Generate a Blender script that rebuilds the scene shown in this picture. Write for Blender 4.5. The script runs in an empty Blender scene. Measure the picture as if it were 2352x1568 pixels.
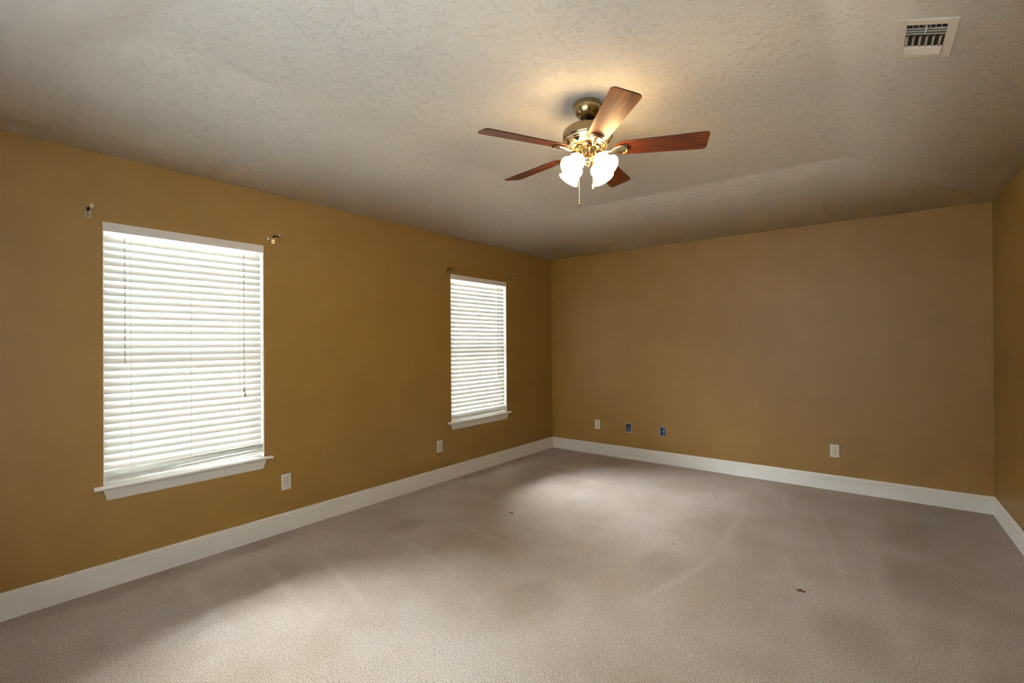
import bpy, bmesh, math, random
from mathutils import Vector, Matrix
random.seed(7)
PI = math.pi
sc = bpy.context.scene
COL = sc.collection

# ------------------------------------------------------------------ camera
CX, CY, CZ = 3.3602, -5.2212, 1.3608
YAW, PITCH, ROLL = -0.65868, 0.00404, -0.00689
FPX, PPX, PPY = 1088.6, 1172.4, 782.8
fw = Vector((math.sin(YAW)*math.cos(PITCH), math.cos(YAW)*math.cos(PITCH), math.sin(PITCH)))
rt = fw.cross(Vector((0, 0, 1))).normalized(); up = rt.cross(fw)
r2 = math.cos(ROLL)*rt + math.sin(ROLL)*up
u2 = -math.sin(ROLL)*rt + math.cos(ROLL)*up
cd = bpy.data.cameras.new('camera'); cam = bpy.data.objects.new('camera', cd); COL.objects.link(cam)
M = Matrix((r2, u2, -fw)).transposed().to_4x4(); M.translation = (CX, CY, CZ)
cam.matrix_world = M
cd.sensor_width = 36; cd.lens = FPX/2352*36
cd.shift_x = (1176-PPX)/2352; cd.shift_y = (PPY-784)/2352
cd.clip_start = 0.02
sc.camera = cam

# ------------------------------------------------------------------ world: bright overcast daylight
SKY = 500.0
w = bpy.data.worlds.new('world'); sc.world = w; w.use_nodes = True
nt = w.node_tree; nt.nodes.clear()
out = nt.nodes.new('ShaderNodeOutputWorld'); bg = nt.nodes.new('ShaderNodeBackground')
tc = nt.nodes.new('ShaderNodeTexCoord'); sx = nt.nodes.new('ShaderNodeSeparateXYZ')
cr = nt.nodes.new('ShaderNodeValToRGB')
nt.links.new(tc.outputs['Generated'], sx.inputs[0]); nt.links.new(sx.outputs['Z'], cr.inputs[0])
cr.color_ramp.elements[0].position = 0.0; cr.color_ramp.elements[0].color = (0.26, 0.26, 0.24, 1)
cr.color_ramp.elements[1].position = 0.92; cr.color_ramp.elements[1].color = (0.93, 0.96, 1.0, 1)
e = cr.color_ramp.elements.new(0.03); e.color = (0.24, 0.25, 0.25, 1)
e = cr.color_ramp.elements.new(0.40); e.color = (0.30, 0.31, 0.33, 1)
e = cr.color_ramp.elements.new(0.72); e.color = (0.80, 0.82, 0.86, 1)
nt.links.new(cr.outputs[0], bg.inputs[0]); bg.inputs[1].default_value = SKY
nt.links.new(bg.outputs[0], out.inputs[0])

# exposure
sc.view_settings.view_transform = 'Standard'; sc.view_settings.look = 'None'
sc.view_settings.gamma = 1; sc.view_settings.use_curve_mapping = False
sc.view_settings.exposure = 1.0
sc.cycles.max_bounces = 14; sc.cycles.diffuse_bounces = 8; sc.cycles.glossy_bounces = 5
sc.cycles.transmission_bounces = 8; sc.cycles.transparent_max_bounces = 12
sc.cycles.sample_clamp_indirect = 6.0; sc.cycles.use_denoising = True
sc.cycles.caustics_reflective = False; sc.cycles.caustics_refractive = False
LAMP = 13.0          # strength of the lit glass shades

FILL_T = 0.84      # how much fill light the added shade behind the camera lets through

# ------------------------------------------------------------------ room measures
H = 2.44; HT = 2.75; W = 4.076; YF = -5.42; AL = -0.0182; AR = 0.0174; WT = 0.14
def frame(x, y, a): return Matrix.Translation((x, y, 0)) @ Matrix.Rotation(a, 4, 'Z')
FL = frame(0, 0, AL)            # local: +x into room, y along wall (negative toward camera)
FR = frame(W, 0, AR)            # local: -x into room
XL0 = lambda y: -math.tan(AL)*y # x of left wall at y
XR0 = lambda y: W - math.tan(AR)*y

# portals for the two windows guide the daylight sampling
WINS = [(-4.517, -3.640, 0.572, 2.060), (-1.818, -0.932, 0.572, 2.060)]
FILL_WIN = (1.30, 3.30, 0.572, 2.060)      # added unseen window in the front wall, brightens the room from behind the camera
for i, (a, b, z0, z1) in enumerate(WINS):
    ld = bpy.data.lights.new('daylight_portal', 'AREA'); ld.shape = 'RECTANGLE'
    ld.size = b-a; ld.size_y = z1-z0
    ld.cycles.is_portal = True
    lo = bpy.data.objects.new('daylight_portal', ld); COL.objects.link(lo)
    lo.matrix_world = FL @ Matrix.Translation((-WT-0.01, (a+b)/2, (z0+z1)/2)) @ Matrix.Rotation(-PI/2, 4, 'Y') @ Matrix.Rotation(PI/2, 4, 'Z')

ld = bpy.data.lights.new('daylight_portal', 'AREA'); ld.shape = 'RECTANGLE'; ld.size = FILL_WIN[1]-FILL_WIN[0]; ld.size_y = FILL_WIN[3]-FILL_WIN[2]; ld.cycles.is_portal = True  # portal for the added window behind the camera
lo = bpy.data.objects.new('daylight_portal', ld); COL.objects.link(lo)
lo.matrix_world = Matrix.Translation(((FILL_WIN[0]+FILL_WIN[1])/2, YF-WT-0.01, (FILL_WIN[2]+FILL_WIN[3])/2)) @ Matrix.Rotation(PI/2, 4, 'X')

# ------------------------------------------------------------------ node helpers
def newmat(name):
    m = bpy.data.materials.new(name); m.use_nodes = True
    return m, m.node_tree, m.node_tree.nodes['Principled BSDF']
def setin(nt, sock, v):
    if isinstance(v, bpy.types.NodeSocket): nt.links.new(v, sock)
    else: sock.default_value = v
def node(nt, t, ins=None, out=0, **kw):
    n = nt.nodes.new(t)
    for k, v in kw.items(): setattr(n, k, v)
    for k, v in (ins or {}).items(): setin(nt, n.inputs[k], v)
    return n.outputs[out]
def mth(nt, op, a, b=0.0, c=0.0): return node(nt, 'ShaderNodeMath', {0: a, 1: b, 2: c}, operation=op)
def vm(nt, op, a, b=(0, 0, 0), out=0): return node(nt, 'ShaderNodeVectorMath', {0: a, 1: b}, out, operation=op)
def ramp(nt, f, lo, hi, a=0.0, b=1.0, smooth=True):
    return node(nt, 'ShaderNodeMapRange', {0: f, 1: lo, 2: hi, 3: a, 4: b}, interpolation_type='SMOOTHSTEP' if smooth else 'LINEAR')
def noise(nt, v, scale, detail=3, rough=0.5, dist=0.0, out='Fac'):
    return node(nt, 'ShaderNodeTexNoise', {'Vector': v, 'Scale': scale, 'Detail': detail, 'Roughness': rough, 'Distortion': dist}, out)
def mix(nt, f, a, b):
    n = nt.nodes.new('ShaderNodeMix'); n.data_type = 'RGBA'
    setin(nt, n.inputs[0], f); setin(nt, n.inputs[6], a); setin(nt, n.inputs[7], b)
    return n.outputs[2]
def bump(nt, h, dist, strength=1.0, normal=None):
    ins = {'Height': h, 'Distance': dist, 'Strength': strength}
    if normal is not None: ins['Normal'] = normal
    return node(nt, 'ShaderNodeBump', ins)
def pos(nt): return node(nt, 'ShaderNodeNewGeometry', out='Position')
def c4(*c): return (c[0], c[1], c[2], 1)

def simple(name, col, rough=0.5, metal=0.0, spec=0.5, nz=None, aniso=0):
    m, nt, p = newmat(name)
    p.inputs['Base Color'].default_value = c4(*col); p.inputs['Roughness'].default_value = rough
    p.inputs['Metallic'].default_value = metal; p.inputs['Specular IOR Level'].default_value = spec
    tcn = node(nt, 'ShaderNodeTexCoord', out='Object')
    n = noise(nt, tcn, nz or 40, 3)
    k = mix(nt, ramp(nt, n, 0.3, 0.7), c4(*[x*(0.985 if min(col) > .5 else 0.94) for x in col]), c4(*[min(1, x*(1.01 if min(col) > .5 else 1.05)) for x in col]))
    nt.links.new(k, p.inputs['Base Color'])
    return m

# ------------------------------------------------------------------ materials
def m_wall():
    m, nt, p = newmat('ochre_wall_paint'); P = pos(nt)
    n = noise(nt, P, 3.0, 4, 0.6)
    c = mix(nt, ramp(nt, n, 0.3, 0.7), c4(0.214, 0.116, 0.024), c4(0.228, 0.125, 0.027))
    nt.links.new(c, p.inputs['Base Color'])
    p.inputs['Roughness'].default_value = 0.46; p.inputs['Specular IOR Level'].default_value = 0.45
    h = noise(nt, P, 260, 2)
    h2 = noise(nt, P, 60, 2)
    hh = mth(nt, 'ADD', h, h2)
    nt.links.new(bump(nt, hh, 0.0006, 0.5), p.inputs['Normal'])
    return m

def m_ceiling():
    m, nt, p = newmat('textured_white_ceiling'); P = pos(nt)
    p.inputs['Roughness'].default_value = 0.75; p.inputs['Specular IOR Level'].default_value = 0.25
    n = noise(nt, P, 2.0, 3)
    nt.links.new(mix(nt, n, c4(0.87, 0.865, 0.85), c4(0.91, 0.905, 0.89)), p.inputs['Base Color'])
    # stomp-brush texture: ridges radiating from brush centres, broken up by noise
    wv = vm(nt, 'MULTIPLY', P, (1, 1, 0.3))
    heights = []
    for k, (sc_, off) in enumerate(((3.6, (0, 0, 0)), (4.8, (3.3, 1.7, 0)))):
        q = vm(nt, 'ADD', wv, off)
        dn = node(nt, 'ShaderNodeTexNoise', {'Vector': q, 'Scale': 9.0, 'Detail': 2.0}, 'Color')
        q2 = vm(nt, 'ADD', q, vm(nt, 'MULTIPLY', vm(nt, 'SUBTRACT', dn, (0.5, 0.5, 0.5)), (0.10, 0.10, 0.0)))
        vn = nt.nodes.new('ShaderNodeTexVoronoi'); vn.voronoi_dimensions = '2D'
        setin(nt, vn.inputs['Vector'], q2); vn.inputs['Scale'].default_value = sc_
        ctr = vn.outputs['Position']
        d = vm(nt, 'SUBTRACT', q2, ctr)
        s = node(nt, 'ShaderNodeSeparateXYZ', {0: d})
        sn = s.node
        ang = mth(nt, 'ARCTAN2', sn.outputs[1], sn.outputs[0])
        rad = vm(nt, 'LENGTH', d, out='Value')
        cs = node(nt, 'ShaderNodeSeparateColor', {0: vn.outputs['Color']})
        z = mth(nt, 'MULTIPLY', cs, 40.0)
        cv = node(nt, 'ShaderNodeCombineXYZ', {0: mth(nt, 'MULTIPLY', ang, 2.5), 1: mth(nt, 'MULTIPLY', rad, 34.0), 2: z})
        nn = noise(nt, cv, 1.6, 3, 0.62, 0.5)
        ridge = mth(nt, 'ABSOLUTE', mth(nt, 'SUBTRACT', nn, 0.5))
        line = ramp(nt, ridge, 0.0, 0.045, 1.0, 0.0)
        msk = ramp(nt, noise(nt, q, 22.0, 2), 0.51, 0.62)
        heights.append(mth(nt, 'MULTIPLY', line, msk))
    h = mth(nt, 'MAXIMUM', heights[0], heights[1])
    grain = mth(nt, 'MULTIPLY', noise(nt, P, 70, 3), 0.45)
    nt.links.new(bump(nt, mth(nt, 'ADD', h, grain), 0.0026, 0.6), p.inputs['Normal'])
    return m

SPOTS = [(1.791, -1.470, .014), (2.254, -1.476, .014), (2.265, -2.028, .018), (0.255, -0.369, .05), (0.339, -0.13, .03),
         (0.782, -0.19, .035), (1.175, -0.10, .02), (1.759, -0.178, .014), (2.228, -0.829, .014), (2.209, -0.182, .018), (2.965, -0.06, .018), (1.803, -2.015, .012)]
STREAKS = [(.20, -4.20, 1.00, -4.27, .030), (.24, -3.83, .91, -3.93, .026), (.45, -3.54, 1.38, -3.78, .022), (.376, -2.047, 1.0, -2.084, .018),
           (.60, -2.60, 1.5, -2.72, .018), (.55, -3.05, 1.55, -3.22, .020), (2.84, -1.74, 3.10, -2.36, .040), (2.50, -.90, 2.54, -2.08, .020), (2.54, -2.08, 2.35, -2.9, .018),
           (3.30, -1.2, 3.45, -2.6, .035), (2.97, -.75, 3.25, -2.2, .022), (3.70, -1.9, 3.62, -3.0, .04), (.45, -1.0, 1.5, -1.12, .03), (2.72, -.35, 2.76, -1.0, .02)]
DARKS = [(3.25, -2.52, .22), (3.55, -1.75, .28), (3.50, -1.00, .22), (2.30, -2.35, .20), (3.80, -2.65, .22), (.55, -2.88, .16), (1.9, -3.2, .25)]
def m_carpet():
    m, nt, p = newmat('beige_cut_pile_carpet'); P = pos(nt)
    p.inputs['Roughness'].default_value = 0.95; p.inputs['Specular IOR Level'].default_value = 0.12
    p.inputs['Sheen Weight'].default_value = 0.25; p.inputs['Sheen Roughness'].default_value = 0.4
    warp = node(nt, 'ShaderNodeTexNoise', {'Vector': P, 'Scale': 7.0, 'Detail': 3.0}, 'Color')
    Q = vm(nt, 'ADD', P, vm(nt, 'MULTIPLY', vm(nt, 'SUBTRACT', warp, (0.5, 0.5, 0.5)), (0.05, 0.05, 0)))
    big = noise(nt, P, 1.7, 4, 0.55)
    fine = noise(nt, P, 172, 3, 0.75)
    fine2 = noise(nt, P, 420, 1, 0.5)
    base = mix(nt, ramp(nt, big, 0.32, 0.68), c4(0.49, 0.385, 0.30), c4(0.60, 0.51, 0.435))
    # vacuum marks where the pile lies the other way
    acc = None
    for (x0, y0, x1, y1, wd) in STREAKS:
        L = math.hypot(x1-x0, y1-y0); ux, uy = (x1-x0)/L, (y1-y0)/L
        d = vm(nt, 'SUBTRACT', Q, (x0, y0, 0))
        t = vm(nt, 'DOT_PRODUCT', d, (ux, uy, 0), 'Value')
        s = vm(nt, 'DOT_PRODUCT', d, (-uy, ux, 0), 'Value')
        a = ramp(nt, mth(nt, 'ABSOLUTE', s), 0.0, wd*2.2, 1, 0)
        b = mth(nt, 'MULTIPLY', ramp(nt, t, -0.05, 0.12), ramp(nt, t, L*0.6, L+0.1, 1, 0))
        k = mth(nt, 'MULTIPLY', a, b)
        acc = k if acc is None else mth(nt, 'MAXIMUM', acc, k)
    acc = mth(nt, 'MULTIPLY', acc, 0.24)
    c = mix(nt, acc, base, c4(0.80, 0.73, 0.64))
    dk = None
    for (x, y, r) in DARKS:
        d = vm(nt, 'LENGTH', vm(nt, 'MULTIPLY', vm(nt, 'SUBTRACT', Q, (x, y, 0)), (1, .7, 1)), out='Value')
        k = ramp(nt, d, r*0.3, r, 1, 0); dk = k if dk is None else mth(nt, 'MAXIMUM', dk, k)
    c = mix(nt, mth(nt, 'MULTIPLY', dk, 0.42), c, c4(0.30, 0.215, 0.145))
    tuft = ramp(nt, fine, 0.38, 0.56)
    c = mix(nt, mth(nt, 'MULTIPLY', mth(nt, 'SUBTRACT', 1.0, tuft), 0.86), c, c4(0.155, 0.105, 0.07))
    wp = node(nt, 'ShaderNodeTexNoise', {'Vector': P, 'Scale': 60.0, 'Detail': 2.0}, 'Color')
    Q3 = vm(nt, 'ADD', P, vm(nt, 'MULTIPLY', vm(nt, 'SUBTRACT', wp, (0.5, 0.5, 0.5)), (0.05, 0.05, 0)))
    sp = None
    for (x, y, r) in SPOTS:
        d = vm(nt, 'LENGTH', vm(nt, 'SUBTRACT', Q3, (x, y, 0)), out='Value')
        k = ramp(nt, d, r*0.4, r, 1, 0); sp = k if sp is None else mth(nt, 'MAXIMUM', sp, k)
    c = mix(nt, mth(nt, 'MULTIPLY', sp, 0.7), c, c4(0.20, 0.125, 0.07))
    nt.links.new(c, p.inputs['Base Color'])
    h = mth(nt, 'ADD', mth(nt, 'MULTIPLY', fine, 1.0), mth(nt, 'MULTIPLY', fine2, 0.35))
    nt.links.new(bump(nt, h, 0.014, 0.9), p.inputs['Normal'])
    return m

def m_wood():
    m, nt, p = newmat('glossy_cherry_wood'); O = node(nt, 'ShaderNodeTexCoord', out='Object')
    s = vm(nt, 'MULTIPLY', O, (2.2, 34, 8))
    g = noise(nt, s, 1.0, 5, 0.6, 0.8)
    g2 = noise(nt, vm(nt, 'MULTIPLY', O, (6, 160, 20)), 1.0, 3, 0.6)
    c = mix(nt, ramp(nt, g, 0.35, 0.66), c4(0.070, 0.012, 0.003), c4(0.175, 0.040, 0.009))
    c = mix(nt, mth(nt, 'MULTIPLY', ramp(nt, g2, 0.52, 0.7), 0.35), c, c4(0.09, 0.014, 0.004))
    nt.links.new(c, p.inputs['Base Color'])
    p.inputs['Roughness'].default_value = 0.36; p.inputs['Specular IOR Level'].default_value = 0.35; p.inputs['Coat Weight'].default_value = 0.15
    p.inputs['Coat Roughness'].default_value = 0.22
    return m

def m_slat():
    m, nt, p = newmat('white_blind_slat'); O = node(nt, 'ShaderNodeTexCoord', out='Object')
    p.inputs['Base Color'].default_value = c4(0.90, 0.90, 0.88); p.inputs['Roughness'].default_value = 0.42
    n = noise(nt, vm(nt, 'MULTIPLY', O, (200, 3, 200)), 1.0, 2)
    nt.links.new(mix(nt, n, c4(0.86, 0.86, 0.84), c4(0.93, 0.93, 0.91)), p.inputs['Base Color'])
    tr = nt.nodes.new('ShaderNodeBsdfTranslucent'); tr.inputs[0].default_value = c4(0.92, 0.93, 0.92)
    mx = nt.nodes.new('ShaderNodeMixShader'); mx.inputs[0].default_value = 0.04
    nt.links.new(p.outputs[0], mx.inputs[1]); nt.links.new(tr.outputs[0], mx.inputs[2])
    nt.links.new(mx.outputs[0], nt.nodes['Material Output'].inputs[0])
    return m

def m_shade():
    m, nt, p = newmat('lit_frosted_glass'); O = node(nt, 'ShaderNodeTexCoord', out='Object')
    p.inputs['Base Color'].default_value = c4(0.9, 0.85, 0.75); p.inputs['Roughness'].default_value = 0.3
    n = noise(nt, O, 22, 3, 0.5, 1.0)
    nt.links.new(mix(nt, n, c4(1.0, 0.65, 0.29), c4(1.0, 0.68, 0.33)), p.inputs['Emission Color'])
    p.inputs['Emission Strength'].default_value = LAMP
    return m

def m_fabric():  # translucent cloth of the added shade, passes fill light into the room
    m, nt, p = newmat('fill_light_fabric')
    d = nt.nodes.new('ShaderNodeBsdfDiffuse'); t = nt.nodes.new('ShaderNodeBsdfTranslucent'); t.inputs[0].default_value = c4(FILL_T*.97, FILL_T*.98, FILL_T)
    d.inputs[0].default_value = c4(.6, .58, .54)
    n = noise(nt, pos(nt), 300, 2); nt.links.new(mix(nt, n, c4(.58, .56, .52), c4(.64, .62, .58)), d.inputs[0])
    mx = nt.nodes.new('ShaderNodeMixShader'); mx.inputs[0].default_value = 0.88
    nt.links.new(d.outputs[0], mx.inputs[1]); nt.links.new(t.outputs[0], mx.inputs[2]); nt.links.new(mx.outputs[0], nt.nodes['Material Output'].inputs[0])
    return m

def m_glass():
    m, nt, p = newmat('window_glass')
    t = nt.nodes.new('ShaderNodeBsdfTransparent'); g = nt.nodes.new('ShaderNodeBsdfGlossy')
    g.inputs['Roughness'].default_value = 0.02
    fr = nt.nodes.new('ShaderNodeFresnel'); fr.inputs[0].default_value = 1.45
    n = noise(nt, pos(nt), 3, 2)
    nt.links.new(mix(nt, n, c4(0.90, 0.93, 0.92), c4(0.92, 0.95, 0.94)), t.inputs[0])
    mx = nt.nodes.new('ShaderNodeMixShader')
    nt.links.new(fr.outputs[0], mx.inputs[0]); nt.links.new(t.outputs[0], mx.inputs[1]); nt.links.new(g.outputs[0], mx.inputs[2])
    nt.links.new(mx.outputs[0], nt.nodes['Material Output'].inputs[0])
    return m

WALL = m_wall(); CEIL = m_ceiling(); CARPET = m_carpet(); WOOD = m_wood(); SLAT = m_slat(); SHADE = m_shade(); GLASS = m_glass(); FABRIC = m_fabric()
TRIM = simple('white_trim_paint', (0.80, 0.79, 0.765), 0.32)
VINYL = simple('white_vinyl', (0.82, 0.82, 0.80), 0.4)
HEAD = simple('white_head_rail', (0.74, 0.71, 0.68), 0.4)
CORD = simple('white_cord', (0.85, 0.85, 0.83), 0.7)
GCORD = simple('grey_cord', (0.30, 0.30, 0.28), 0.7)
ACRYL = simple('clear_acrylic_wand', (0.75, 0.78, 0.80), 0.1)
PLATE = simple('ivory_plate', (0.74, 0.70, 0.63), 0.3)
DARK = simple('dark_slot', (0.02, 0.018, 0.015), 0.6)
GREYL = simple('receptacle_groove', (0.22, 0.20, 0.17), 0.6)
BRASS = simple('antique_brass', (0.33, 0.25, 0.14), 0.24, 1.0)
BRIGHT = simple('polished_brass', (0.72, 0.61, 0.43), 0.18, 1.0)
SATIN = simple('satin_brass', (0.80, 0.68, 0.46), 0.42, 1.0)
BLACKM = simple('black_rubber', (0.012, 0.011, 0.010), 0.5)
NICKEL = simple('brushed_nickel', (0.55, 0.53, 0.50), 0.3, 1.0)
BRONZE = simple('dark_bronze_hook', (0.09, 0.07, 0.055), 0.35, 1.0)
BLUE = simple('blue_box_plastic', (0.020, 0.060, 0.19), 0.4)
LIP = simple('torn_drywall_paper', (0.72, 0.69, 0.66), 0.9)
VENT = simple('painted_vent_metal', (0.74, 0.70, 0.65), 0.45)
VENTD = simple('painted_duct_shadow', (0.02, 0.018, 0.015), 0.8)
EDGE = simple('dark_blade_edge', (0.035, 0.010, 0.004), 0.4)
LEAF = simple('brown_leaf_litter', (0.16, 0.065, 0.020), 0.8, nz=300)
LINT = simple('dark_lint', (0.07, 0.06, 0.045), 0.9, nz=300)
CREAM = simple('cream_fob', (0.85, 0.78, 0.62), 0.35)

# ------------------------------------------------------------------ mesh helpers
def obj(name, bm, mats, parent=None, mw=None, smooth=None):
    bmesh.ops.recalc_face_normals(bm, faces=bm.faces)
    me = bpy.data.meshes.new(name); bm.to_mesh(me); bm.free()
    for m in (mats if isinstance(mats, (list, tuple)) else [mats]): me.materials.append(m)
    if smooth is not None:
        for p in me.polygons: p.use_smooth = True
        me.set_sharp_from_angle(angle=math.radians(smooth))
    o = bpy.data.objects.new(name, me); COL.objects.link(o)
    if parent is not None: o.parent = parent
    if mw is not None: o.matrix_local = mw
    return o
def thing(name, label, cat, mw=None, group=None, kind=None):
    o = bpy.data.objects.new(name, None); COL.objects.link(o); o.empty_display_size = 0.1
    if mw is not None: o.matrix_world = mw
    tag(o, label, cat, group, kind)
    return o
def tag(o, label=None, cat=None, group=None, kind=None):
    if label: o['label'] = label
    if cat: o['category'] = cat
    if group: o['group'] = group
    if kind: o['kind'] = kind
    return o
def box(bm, x0, x1, y0, y1, z0, z1, mi=0, bev=0.0, mat=None):
    mt = Matrix.Translation(((x0+x1)/2, (y0+y1)/2, (z0+z1)/2)) @ Matrix.Diagonal((abs(x1-x0), abs(y1-y0), abs(z1-z0), 1))
    if mat is not None: mt = mat @ mt
    r = bmesh.ops.create_cube(bm, size=1, matrix=mt)
    fs = {f for v in r['verts'] for f in v.link_faces}
    for f in fs: f.material_index = mi
    if bev:
        es = {e for v in r['verts'] for e in v.link_edges}
        rb = bmesh.ops.bevel(bm, geom=list(es), offset=bev, segments=2, profile=0.5, affect='EDGES')
        for f in rb['faces']: f.material_index = mi
def lathe(bm, prof, n=40, mt=None, mi=0, a0=0.0):
    mt = mt or Matrix()
    rings = []
    for (r, z) in prof:
        if r < 1e-6: rings.append([bm.verts.new(mt @ Vector((0, 0, z)))])
        else: rings.append([bm.verts.new(mt @ Vector((r*math.cos(a0+2*PI*k/n), r*math.sin(a0+2*PI*k/n), z))) for k in range(n)])
    for a, b in zip(rings[:-1], rings[1:]):
        for k in range(n):
            k2 = (k+1) % n
            if len(a) == 1 and len(b) == 1: continue
            if len(a) == 1: f = bm.faces.new((a[0], b[k], b[k2]))
            elif len(b) == 1: f = bm.faces.new((a[k], b[0], a[k2]))
            else: f = bm.faces.new((a[k], b[k], b[k2], a[k2]))
            f.material_index = mi
def tube(bm, pts, r, n=8, mi=0, cap=True, radii=None):
    pts = [Vector(p) for p in pts]; rings = []
    prev = None
    for i, p in enumerate(pts):
        t = (pts[min(i+1, len(pts)-1)]-pts[max(i-1, 0)]).normalized()
        if prev is None:
            a = Vector((0, 0, 1)) if abs(t.z) < 0.9 else Vector((1, 0, 0)); nx = t.cross(a).normalized()
        else: nx = (prev-t*prev.dot(t)).normalized()
        prev = nx; ny = t.cross(nx); rr = radii[i] if radii else r
        rings.append([bm.verts.new(p+rr*(math.cos(2*PI*k/n)*nx+math.sin(2*PI*k/n)*ny)) for k in range(n)])
    for a, b in zip(rings[:-1], rings[1:]):
        for k in range(n):
            f = bm.faces.new((a[k], a[(k+1) % n], b[(k+1) % n], b[k])); f.material_index = mi
    if cap:
        for rg in (rings[0], rings[-1]): f = bm.faces.new(rg); f.material_index = mi
def prism(bm, pts, h0, h1, mt=None, mi=0):
    mt = mt or Matrix()
    a = [bm.verts.new(mt @ Vector((x, y, h0))) for x, y in pts]; b = [bm.verts.new(mt @ Vector((x, y, h1))) for x, y in pts]
    fs = [bm.faces.new(a), bm.faces.new(b)]
    for i in range(len(pts)):
        j = (i+1) % len(pts); fs.append(bm.faces.new((a[i], a[j], b[j], b[i])))
    for f in fs: f.material_index = mi
    return fs
NB = bmesh.new

# ------------------------------------------------------------------ walls with openings
def holed_wall(axis, s0, s1, z0, z1, holes, t, mt=None):
    """slab whose room face lies at depth 0 and outer face at depth t; axis picks the depth direction"""
    bm = NB(); V = {}
    def P(d, s, z):
        k = (round(d, 5), round(s, 5), round(z, 5))
        if k not in V: V[k] = bm.verts.new((d, s, z) if axis == 'x' else (s, d, z))
        return V[k]
    S = sorted({s0, s1} | {v for h in holes for v in h[:2]}); Z = sorted({z0, z1} | {v for h in holes for v in h[2:]})
    def solid(i, j):
        if i < 0 or j < 0 or i >= len(S)-1 or j >= len(Z)-1: return False
        cs, cz = (S[i]+S[i+1])/2, (Z[j]+Z[j+1])/2
        return not any(h[0] < cs < h[1] and h[2] < cz < h[3] for h in holes)
    for i in range(len(S)-1):
        for j in range(len(Z)-1):
            if not solid(i, j): continue
            a, b, c, d = S[i], S[i+1], Z[j], Z[j+1]
            for dd in (0, t): bm.faces.new([P(dd, a, c), P(dd, b, c), P(dd, b, d), P(dd, a, d)])
            if not solid(i-1, j): bm.faces.new([P(0, a, c), P(0, a, d), P(t, a, d), P(t, a, c)])
            if not solid(i+1, j): bm.faces.new([P(0, b, c), P(0, b, d), P(t, b, d), P(t, b, c)])
            if not solid(i, j-1): bm.faces.new([P(0, a, c), P(0, b, c), P(t, b, c), P(t, a, c)])
            if not solid(i, j+1): bm.faces.new([P(0, a, d), P(0, b, d), P(t, b, d), P(t, a, d)])
    return bm
o = obj('wall_left', holed_wall('x', YF-0.3, 0.0, 0, H+0.06, [(a_, b_, c_-.0195, d_) for a_, b_, c_, d_ in WINS], -WT), WALL, mw=FL); tag(o, kind='structure')
JB = [(1.024, 1.084, 0.308, 0.408), (1.430, 1.493, 0.313, 0.412)]
o = obj('wall_back', holed_wall('y', -WT, W+WT, 0, H+0.06, JB, WT), WALL); tag(o, kind='structure')
o = obj('wall_right', holed_wall('x', YF-0.3, 0.0, 0, H+0.06, [], WT), WALL, mw=FR); tag(o, kind='structure')
o = obj('wall_front', holed_wall('y', XL0(YF), XR0(YF), 0, H+0.06, [(FILL_WIN[0], FILL_WIN[1], FILL_WIN[2]-.0195, FILL_WIN[3])], -WT), WALL, mw=Matrix.Translation((0, YF, 0))); tag(o, kind='structure')

bm = NB(); box(bm, -0.4, W+0.4, YF-0.3, 0.14, -0.08, 0)
o = obj('floor', bm, CARPET); tag(o, kind='structure')

# ceiling: four slopes rising to a flat centre
bm = NB()
lo = [(0, 0), (W, 0), (XR0(YF), YF), (XL0(YF), YF)]
hi = [(0.88, -0.89), (3.185, -0.86), (3.235, -4.57), (0.785, -4.56)]
Lv = [bm.verts.new((x, y, H)) for x, y in lo]; Hv = [bm.verts.new((x, y, HT)) for x, y in hi]
bm.faces.new(Hv)
for i in range(4): bm.faces.new((Lv[i], Lv[(i+1) % 4], Hv[(i+1) % 4], Hv[i]))
es = [e for e in bm.edges if any(v in Hv for v in e.verts)]
bmesh.ops.bevel(bm, geom=es, offset=0.03, segments=3, profile=0.5, affect='EDGES')
o = obj('ceiling', bm, CEIL, smooth=60); tag(o, kind='structure')
if o.data.polygons[0].normal.z > 0:
    o.data.flip_normals()
sm = o.modifiers.new('thick', 'SOLIDIFY'); sm.thickness = 0.06; sm.offset = -1

# ------------------------------------------------------------------ baseboards (mitred)
PROF = [(0, 0), (.0150, 0), (.0150, .093), (.0110, .0937), (.0110, .0973), (.0150, .098), (.0150, .112), (.0080, .1130), (.0078, .1170), (.0125, .118), (.0115, .129), (.0070, .1335), (.0050, .137), (0, .137)]
cor = [Vector((0, 0)), Vector((W, 0)), Vector((XR0(YF), YF)), Vector((XL0(YF), YF))]
cen = Vector((2, -2.7))
def inset(i, d):
    p = cor[i]; a = (cor[i-1]-p).normalized(); b = (cor[(i+1) % 4]-p).normalized()
    def nrm(e):
        n = Vector((-e.y, e.x)); return n if n.dot(cen-p) > 0 else -n
    na, nb = nrm(a), nrm(b)
    det = na.x*nb.y-na.y*nb.x
    return p+Vector(((d*nb.y-na.y*d)/det, (na.x*d-d*nb.x)/det))
for nm, i in (('back', 0), ('right', 1), ('front', 2), ('left', 3)):
    bm = NB(); j = (i+1) % 4
    A = [bm.verts.new((*inset(i, d), z)) for d, z in PROF]; B = [bm.verts.new((*inset(j, d), z)) for d, z in PROF]
    for k in range(len(PROF)):
        l = (k+1) % len(PROF); bm.faces.new((A[k], A[l], B[l], B[k]))
    bm.faces.new(A); bm.faces.new(B)
    o = obj('baseboard_'+nm, bm, TRIM); tag(o, kind='structure')

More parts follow.
